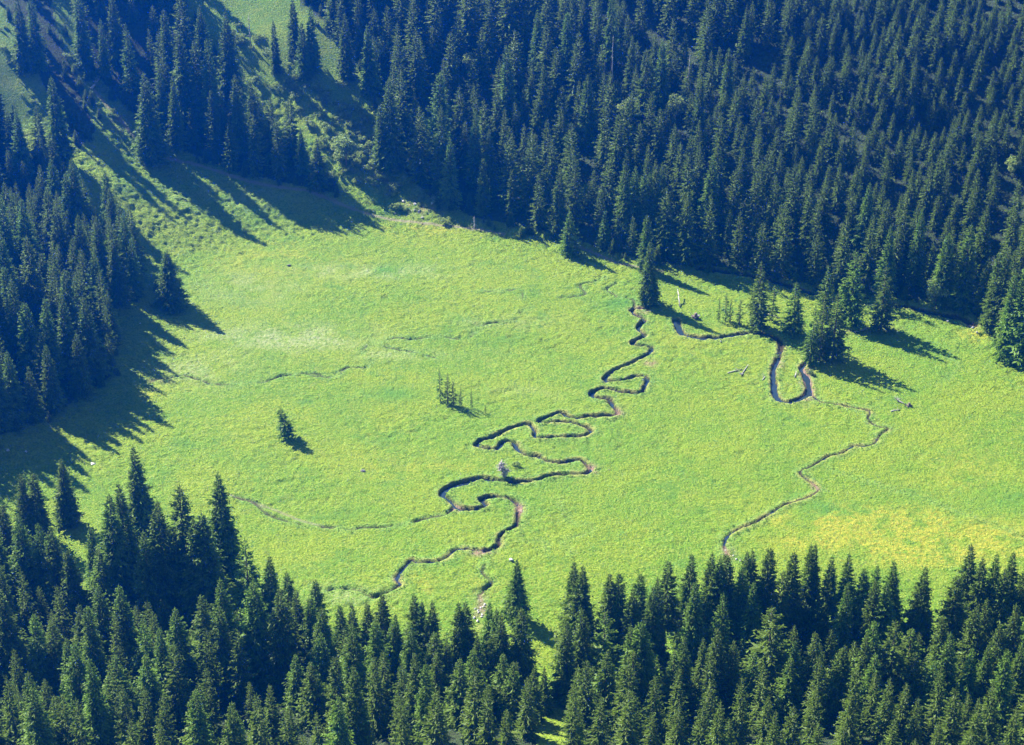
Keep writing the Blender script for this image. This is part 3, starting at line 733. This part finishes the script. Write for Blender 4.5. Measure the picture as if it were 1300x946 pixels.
def zone(t):
    u, v = t["u"], t["vt"] + t["hp"]
    if t["reg"] in ("nearleft", "nearmid", "nearright", "near"):
        row = "front row" if t["vt"] < 722 and u > 320 else ("second row" if t["vt"] < 765 and u > 320 else ("third row" if t["vt"] < 800 else "lowest row"))
        if u <= 320: row = "upper rows" if t["vt"] < 700 else ("middle rows" if t["vt"] < 775 else "lowest rows")
        seg = int(min(9, max(0, u // 130)))
        return "the near forest %s %s" % (row, ["at the left edge", "below the tallest spruce", "below the footpath", "left of the brook", "below the brook", "by the single spruce", "right of the gap", "below green meadow", "below yellow flowers", "at the right edge"][seg])
    if t["reg"] == "left":
        return "the left forest " + ("top part" if t["vt"] < 270 else "middle part" if t["vt"] < 360 else "bottom part") + (" by the edge" if u < 60 else " near the meadow")
    if t["reg"] in ("upper", "between"):
        return "the upper stand " + ("between the gullies" if u < 130 else "behind the solitary spruce" if u < 260 else "beside the shrubby gully") + (", high" if v < 130 else ", low")
    seg = int(min(9, max(0, u // 130)))
    return "the back forest " + ("high up " if v < 140 else "half-way up " if v < 240 else "along its foot ") + ["at far left", "in the left corner", "over the upper meadow", "by the gully", "right of the gully", "over the meadow edge", "above the stream head", "above the creek clump", "above the U-bend", "toward the right edge"][seg]
zs = {}
for t in trees:
    if not t["label"]: zs.setdefault(zone(t), []).append(t)
for z_, l in zs.items():
    l.sort(key=lambda t: t["u"])
    for i, t in enumerate(l):
        o_ = ORD[i] if i < len(ORD) else ("rightmost" if i == len(l) - 1 else "%dth from left" % (i + 1))
        if len(l) == 1: o_ = "only"
        elif i == len(l) - 1: o_ = "rightmost"
        t["label"] = "%s, %s in %s" % (SHAPE[t["kind"]].replace(" with bare lower trunk", ""), o_, z_)
        if len(t["label"].replace("-", " ").split()) >= 16: t["label"] = t["label"].replace("half-way up ", "mid-slope ").replace(" bushy", "").replace(" greyish", "").replace("the solitary", "solitary").replace("along its foot ", "lowest ").replace("ragged ", "")
GRP = {"nearleft": "spruces of the near forest", "nearmid": "spruces of the near forest", "nearright": "spruces of the near forest", "near": "spruces of the near forest",
       "left": "spruces of the left slope", "upper": "spruces of the upper left stand", "between": "spruces of the upper left stand", "back": "spruces of the back slope", "meadow": "spruces scattered on the meadow and its edge"}
for t in trees:
    lean = (0, -R(11)) if t["u"] == 366 else None
    put_tree(t["kind"], t["x"], t["y"], t["h"], t["w"], t["label"], "tree", GRP[t["reg"]], lean=lean, rot=0 if lean else None)

# the remaining, farther forest as one mass
LOWP = []
for sd, (Rr, p, gp) in enumerate(((4.0, .75, .08), (3.4, .65, .1), (3.6, .6, .15), (4.3, .8, .08), (3.1, .6, .12), (3.9, .7, .22))):
    Q, T = spruce(60 + sd, H=24., Rr=Rr * 1.4, nwh=40, nbr=7, k=2, p=p, gap=gp)
    # widen the blades to make up for the lower count
    c = Q.mean(1, keepdims=True); Q = c + (Q - c) * 1.08
    LOWP.append((Q, T))
VQ, VT = [], []
for t in rest:
    Q, T = LOWP[random.randrange(len(LOWP))]
    s = t["h"] / 24.0; w = s * t["w"] * (1.12 if t["h"] < 16 else 1); a = random.uniform(0, 6.28); ca, sa = math.cos(a), math.sin(a)
    q = np.empty_like(Q); q[..., 0] = (Q[..., 0] * ca - Q[..., 1] * sa) * w + t["x"]; q[..., 1] = (Q[..., 0] * sa + Q[..., 1] * ca) * w + t["y"]; q[..., 2] = Q[..., 2] * s + height(t["x"], t["y"]) - .2
    VQ.append(q.astype(np.float32)); VT.append(T)
print("individual trees", len(trees), "mass trees", len(rest), "quads", sum(len(q) for q in VQ))
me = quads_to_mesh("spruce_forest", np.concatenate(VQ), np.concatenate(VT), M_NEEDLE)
o = bpy.data.objects.new("spruce_forest", me); col.objects.link(o); o["kind"] = "stuff"; o["label"] = "dense farther spruce forest filling the slopes between the nearer trees"; o["category"] = "forest"

# ------------------------------------------------------------------ bushes in the gullies and on the banks
def bush(u, v, s, lab, grp):
    p = ground_at(u, v)
    if p is None: return
    o = bpy.data.objects.new("bush", random.choice(BUSH)); col.objects.link(o)
    o.location = (p[0], p[1], ground_z(p[0], p[1]) - .15); o.scale = (s, s, s * random.uniform(.7, 1)); o.rotation_euler = (0, 0, random.uniform(0, 6.28))
    o["label"] = lab; o["category"] = "bush"; o["group"] = grp
LINE2 = [(300, 40), (345, 85), (385, 115), (425, 140), (455, 175), (478, 215), (505, 250), (545, 270)]
for i in range(95):
    k = random.random() * (len(LINE2) - 1); a, b = LINE2[int(k)], LINE2[int(k) + 1]; f = k - int(k)
    u = a[0] + (b[0] - a[0]) * f + random.gauss(0, 18); v = a[1] + (b[1] - a[1]) * f + random.gauss(0, 11)
    bush(u, v, random.uniform(.5, 1.25), "pale green low shrub, one of many covering the long upper gully", "shrubs of the long upper gully")
for i in range(55):
    bush(random.gauss(445, 24), random.gauss(192, 24), random.uniform(.5, 1.2), "pale green low shrub, one of many covering the long upper gully", "shrubs of the long upper gully")
LINE1 = [(5, 35), (15, 70), (35, 110), (60, 150)]; LINE0 = [(85, 55), (100, 85), (125, 115), (150, 150), (178, 175)]
for L_, nm in ((LINE1, "leftmost sunlit gully strip"), (LINE0, "sunlit gully by the fallen pale log")):
    for i in range(16):
        k = random.random() * (len(L_) - 1); a, b = L_[int(k)], L_[int(k) + 1]; f = k - int(k)
        bush(a[0] + (b[0] - a[0]) * f + random.gauss(0, 7), a[1] + (b[1] - a[1]) * f + random.gauss(0, 5), random.uniform(.35, .8), "low green shrub, one of several in the " + nm, "shrubs of the " + nm)
for i in range(12):
    bush(random.uniform(740, 825), random.uniform(240, 285), random.uniform(.4, .9), "small shrub in the sunlit slot of the back forest", "shrubs in the sunlit forest slot")
for i in range(14):
    bush(random.uniform(85, 140), random.uniform(775, 822), random.uniform(.4, .9), "small shrub in the little clearing of the near forest", "shrubs in the near clearing")
for u, v, s, lab in ((655, 592, .55, "small dark bush behind the uprooted dead tree"), (1030, 476, .6, "small dark bush on the right bank of the U-bend"), (986, 452, .5, "little pale bush on the left bank of the U-bend")):
    bush(u, v, s, lab, "bank bushes")

# ------------------------------------------------------------------ rocks, logs, stumps
def rock_mesh(seed, mat):
    r = np.random.default_rng(seed)
    import bmesh
    bm = bmesh.new(); bmesh.ops.create_icosphere(bm, subdivisions=3, radius=1)
    dirs = r.normal(0, 1, (14, 3)); dirs /= np.linalg.norm(dirs, axis=1)[:, None]; cut = r.uniform(.62, .95, 14)
    for v in bm.verts:
        p = np.array(v.co)
        for d, c in zip(dirs, cut):
            k = p @ d
            if k > c: p = p - d * (k - c)
        v.co = p * (1 + .04 * r.normal())
    me = bpy.data.meshes.new("boulder"); bm.to_mesh(me); bm.free(); me.materials.append(mat); return me
RK = [rock_mesh(i, M_ROCK) for i in range(3)]; DRK = [rock_mesh(9, M_DROCK)]; GRK = [rock_mesh(10, M_DROCK)]
def rock(u, v, s, lab, meshes=RK, flat_=.6, grp=None):
    p = ground_at(u, v)
    if p is None: return
    o = bpy.data.objects.new("boulder", random.choice(meshes)); col.objects.link(o)
    o.location = (p[0], p[1], ground_z(p[0], p[1]) + s * flat_ * .35); s *= .72; o.scale = (s, s * .8, s * flat_); o.rotation_euler = (0, 0, random.uniform(0, 6.28))
    o["label"] = lab; o["category"] = "boulder"
    if grp: o["group"] = grp
rock(118, 588, 1.35, "white boulder on the grass left of the tallest near spruce")
rock(367, 338, 1.0, "small dark rock in the upper left meadow", DRK)
rock(461, 598, 1.2, "low grey rock lying in the middle-left meadow", GRK, .4)
rock(1235, 417, .8, "white rock by the bright bank at the right", RK)
rock(1240, 423, .6, "smaller pale rock beside the white one at the right bank")
rock(649, 712, .9, "grey rock just left of the single spruce tip before the near forest", RK)
rock(887, 401, .9, "pale stone beside the dark stump near the thick spruce")
rock(915, 434, .55, "small pale stone below the creek's left arm")
rock(1203, 409, .7, "pale stone by the end of the blue creek water")
rock(10, 572, .9, "pale stone in the shade at the left edge"); rock(33, 572, .7, "second pale stone in the shade at the left edge")
rock(178, 411, .5, "tiny white stone in the shade below the left forest")
for i in range(16): rock(random.gauss(545, 28), random.gauss(263, 7), random.uniform(.4, 1.0), "grey-white rock in the scree at the foot of the long gully", RK, grp="scree rocks at the gully foot")
for i in range(12): rock(random.uniform(760, 1000), random.uniform(290, 330), random.uniform(.4, .9), "pale rock on the shaded forest floor behind the blue creek", RK, grp="pale rocks on the shaded forest floor")
for i in range(10): rock(random.gauss(620, 30), random.gauss(209, 5), random.uniform(.4, .8), "pale rock in the bright patch half-way up the back forest", RK, grp="pale rocks half-way up")
for i in range(12): rock(random.uniform(170, 300), random.uniform(775, 800), random.uniform(.4, 1.), "pale rock on the dark floor between near spruces", RK, grp="pale rocks between near spruces")
for i in range(5): rock(random.gauss(925, 10), random.gauss(704, 8), random.uniform(.3, .6), "pale gravel-bar stone where the trickle meets the near forest", RK, grp="gravel bar stones")
for i in range(10): rock(611 + random.gauss(0, 5), random.uniform(765, 792), random.uniform(.4, .8), "pale stone in the dry rill beside the near forest", RK, grp="stones in the dry rill")

def log(u0, v0, u1, v1, r_, lab, roots=False, lift=0.0, lift1=None, name="log"):
    a = ground_at(u0, v0); b = ground_at(u1, v1)
    lift1 = lift if lift1 is None else lift1
    A = np.array([a[0], a[1], ground_z(a[0], a[1]) + r_ * .7 + lift]); B = np.array([b[0], b[1], ground_z(b[0], b[1]) + r_ * .5 + lift1])
    parts = [tube([A - A, (B - A) * .4 + np.array([.06, 0, .03]), (B - A)], [r_, r_ * .85, r_ * .5], 8)]
    rr = random.Random(int(u0)); L = np.linalg.norm(B - A)
    for i in range(5):
        f = rr.uniform(.35, .95); p = (B - A) * f; th = rr.uniform(0, 3.1); d = np.array([math.cos(th * 2), math.sin(th * 2), abs(math.sin(th))]) * rr.uniform(.5, 1.1)
        parts.append(tube([p, p + d], [r_ * .3, r_ * .1], 5))
    if roots:
        for i in range(9):
            th = i * .7; d = np.array([math.cos(th), math.sin(th), .9]) * rr.uniform(.6, 1.3); parts.append(tube([A - A, d * .5, d], [r_ * .6, r_ * .35, r_ * .08], 5))
    o = bpy.data.objects.new(name, mesh_py(name, parts, M_GREY)); col.objects.link(o); o.location = A
    o["label"] = lab; o["category"] = "log"; return o
log(116, 113, 126, 101, .5, "thick pale fallen log in the sunlit gully at upper left")
log(1139, 509, 1150, 514, .22, "pale log lying in the right meadow above the dark stump", roots=True)
log(1131, 523, 1142, 520, .22, "grey log left of the dark stump in the right meadow")
log(924, 474, 942, 469, .18, "thin bleached branch lying left of the U-bend"); log(941, 476, 950, 463, .16, "bleached forked branch left of the U-bend", roots=True)
log(968, 483, 971, 478, .18, "short grey log end beside the left bank of the U-bend"); log(1009, 479, 1011, 472, .16, "pale log inside the U-bend")
log(863, 390, 860, 376, .22, "white leaning dead stem in the shadow of the thick spruce", lift=0, lift1=2.5)
log(975, 400, 990, 404, .25, "grey log under the thin spruces of the creek clump")
log(1085, 422, 1105, 416, .3, "reddish-grey log on the bank between the creek spruces")
# stumps and the uprooted dead tree
def stump(u, v, s, lab, mat):
    p = ground_at(u, v); rr = random.Random(int(u)); parts = [tube([(0, 0, -.3), (0, 0, .5), (.05, 0, 1.2)], [.6, .42, .36], 9)]
    for i in range(9):
        a = i * .7 + rr.uniform(-.2, .2); L = rr.uniform(.8, 1.6); parts.append(tube([(0, 0, .35), (math.cos(a) * L * .5, math.sin(a) * L * .5, .35), (math.cos(a) * L, math.sin(a) * L, rr.uniform(-.1, .7))], [.22, .15, .05], 5))
    o = bpy.data.objects.new("tree_stump", mesh_py("tree_stump", parts, mat)); col.objects.link(o); o.location = (p[0], p[1], ground_z(p[0], p[1])); o.scale = (s,) * 3
    o["label"] = lab; o["category"] = "stump"
stump(1154, 516, .95, "dark upturned stump in the right meadow beside two logs", M_BARK)
stump(883, 404, 1.4, "dark root stump at the shadow's end below the thick spruce", M_BARK)
stump(1028, 473, 1.0, "dark root stump on the right bank of the U-bend", M_BARK)
def fallen():
    p = ground_at(641, 606); rr = random.Random(5); parts = []
    parts.append(tube([(0, 0, -.3), (-.3, .2, 1.2), (-.8, .5, 2.6), (-1.3, .8, 4.2)], [.6, .5, .32, .12], 9))
    for i in range(70):
        f = rr.uniform(.05, 1); b = np.array([-1.2 * f, .7 * f, 3.9 * f]); a = rr.uniform(0, 6.28); L = rr.uniform(1.0, 2.6) * (1.15 - .5 * f)
        d = np.array([math.cos(a) * .9, math.sin(a) * .9, rr.uniform(-.1, .8)]) * L
        parts.append(tube([b, b + d * .5 + np.array([0, 0, .1]), b + d], [.16, .11, .04], 4))
        for q in range(2):
            e = np.array([rr.gauss(0, .6), rr.gauss(0, .6), rr.gauss(.1, .4)]); k = rr.uniform(.35, .8); parts.append(tube([b + d * k, b + d * k + e], [.09, .03], 4))
    o = bpy.data.objects.new("dead_tree", mesh_py("dead_tree", parts, M_GREY)); col.objects.link(o); o.location = (p[0], p[1], ground_z(p[0], p[1]))
    o["label"] = "pale grey leafless dead tree leaning on the bank of the winding stream"; o["category"] = "dead tree"
fallen()

# ------------------------------------------------------------------ grass tufts: banks and rough ground
NT = 90000
tx = rng.uniform(-165, 180, NT * 3); ty = rng.uniform(385, 690, NT * 3)
ii = np.clip(np.searchsorted(gx, tx), 0, NX - 1); jj = np.clip(np.searchsorted(gy, ty), 0, NY - 1)
pr = np.clip(margin[jj, ii] * .9 + .30 * sstep(-10, 4, D_[jj, ii]) + .012, 0, 1) * (1 - soil[jj, ii]) * (1 - .8 * forest_m[jj, ii]) * (1 - path_m[jj, ii])
keep = (rng.random(NT * 3) < pr * .5); keep &= (U[jj, ii] > -60) & (U[jj, ii] < 1360) & (V[jj, ii] < 980) & (carve[jj, ii] < .05)
tx, ty, jj, ii = tx[keep], ty[keep], jj[keep], ii[keep]
n = len(tx); tz = Z[jj, ii]; B = 3
Qs = []; Tt = []
for b in range(B):
    a = rng.uniform(0, 6.28, n); L = rng.uniform(.16, .42, n); w = L * .45
    dx, dy = np.cos(a), np.sin(a); ln = rng.uniform(.2, .7, n) * L
    base = np.stack([tx, ty, tz - .08], -1); side = np.stack([-dy * w, dx * w, np.zeros(n)], -1); top = base + np.stack([dx * ln, dy * ln, L], -1)
    Qs.append(np.stack([base - side, base + side, top + side * .35, top - side * .35], 1)); Tt.append(np.tile(np.array([.1, .1, .9, .9]), (n, 1)))
def mat_grass():
    t = MT("grass_blades"); a = t.attr("tip"); nn = t.noise(.4, 3)
    c = t.mix(a[0], (.18, .30, .03), t.mix(t.ramp(nn, .4, .65), (.20, .34, .04), (.28, .38, .06)))
    d = t.node("ShaderNodeBsdfDiffuse"); t.link(c, d.inputs[0]); tr = t.node("ShaderNodeBsdfTranslucent"); t.link(c, tr.inputs[0])
    ms = t.node("ShaderNodeMixShader"); ms.inputs[0].default_value = .6; t.link(d.outputs[0], ms.inputs[1]); t.link(tr.outputs[0], ms.inputs[2]); t.link(ms.outputs[0], t.out.inputs[0]); return t.m
me = quads_to_mesh("grass", np.concatenate(Qs), np.concatenate(Tt), mat_grass())
o = bpy.data.objects.new("grass", me); col.objects.link(o); o["kind"] = "stuff"; o["label"] = "rough grass tufts on the stream banks and hummocky meadow edges"; o["category"] = "grass"
print("tufts", n)

# ------------------------------------------------------------------ haze
def box(name, lo, hi):
    v = [(x, y, z) for x in (lo[0], hi[0]) for y in (lo[1], hi[1]) for z in (lo[2], hi[2])]
    f = [(0, 1, 3, 2), (4, 6, 7, 5), (0, 4, 5, 1), (2, 3, 7, 6), (0, 2, 6, 4), (1, 5, 7, 3)]
    me = bpy.data.meshes.new(name); me.from_pydata(v, [], f); me.update(); return me
hz = box("haze", (gx[0] - 2, gy[0] - 2, float(Z.min()) - 1), (gx[-1] + 2, gy[-1] + 2, 300))
hm = bpy.data.materials.new("haze_air"); hm.use_nodes = True; hn = hm.node_tree; hn.nodes.clear()
ho = hn.nodes.new("ShaderNodeOutputMaterial"); pv = hn.nodes.new("ShaderNodeVolumePrincipled")
pv.inputs["Color"].default_value = (.0, .17, 1.0, 1); pv.inputs["Density"].default_value = .00030; pv.inputs["Anisotropy"].default_value = .8
hn.links.new(pv.outputs[0], ho.inputs["Volume"]); hz.materials.append(hm)
h_ = bpy.data.objects.new("haze", hz); col.objects.link(h_); h_["kind"] = "stuff"; h_["label"] = "blue mountain haze filling the valley air"; h_["category"] = "haze"

# ------------------------------------------------------------------ light
SUN_EL, SUN_AZ = R(36), math.atan2(.70, -.72)       # direction TOWARDS the sun: back-left
sd = Vector((math.cos(SUN_AZ) * math.cos(SUN_EL), math.sin(SUN_AZ) * math.cos(SUN_EL), math.sin(SUN_EL)))
ld = bpy.data.lights.new("sun", 'SUN'); ld.energy = 5.0; ld.angle = R(.5); ld.color = (1, .94, .80)
lo = bpy.data.objects.new("sun", ld); col.objects.link(lo); lo.rotation_euler = sd.to_track_quat('Z', 'Y').to_euler(); lo.location = (-300, 300, 600)
w = bpy.data.worlds.new("World"); scn.world = w; w.use_nodes = True; wn = w.node_tree; wn.nodes.clear()
wo = wn.nodes.new("ShaderNodeOutputWorld"); bg = wn.nodes.new("ShaderNodeBackground"); sk = wn.nodes.new("ShaderNodeTexSky")
sk.sky_type = 'NISHITA'; sk.sun_disc = False; sk.sun_elevation = SUN_EL; sk.sun_rotation = math.pi / 2 - SUN_AZ; sk.altitude = 1200; sk.ozone_density = 4; sk.air_density = 1; sk.dust_density = .3
wn.links.new(sk.outputs[0], bg.inputs[0]); bg.inputs[1].default_value = .052; wn.links.new(bg.outputs[0], wo.inputs[0])

scn.view_settings.view_transform = 'Standard'; scn.view_settings.look = 'None'; scn.view_settings.gamma = 1; scn.view_settings.exposure = 2.12
scn.render.engine = 'CYCLES'
c = scn.cycles; c.max_bounces = 5; c.diffuse_bounces = 2; c.glossy_bounces = 2; c.transmission_bounces = 3; c.volume_bounces = 1; c.transparent_max_bounces = 4
c.use_denoising = True; c.use_adaptive_sampling = True; c.adaptive_threshold = .02
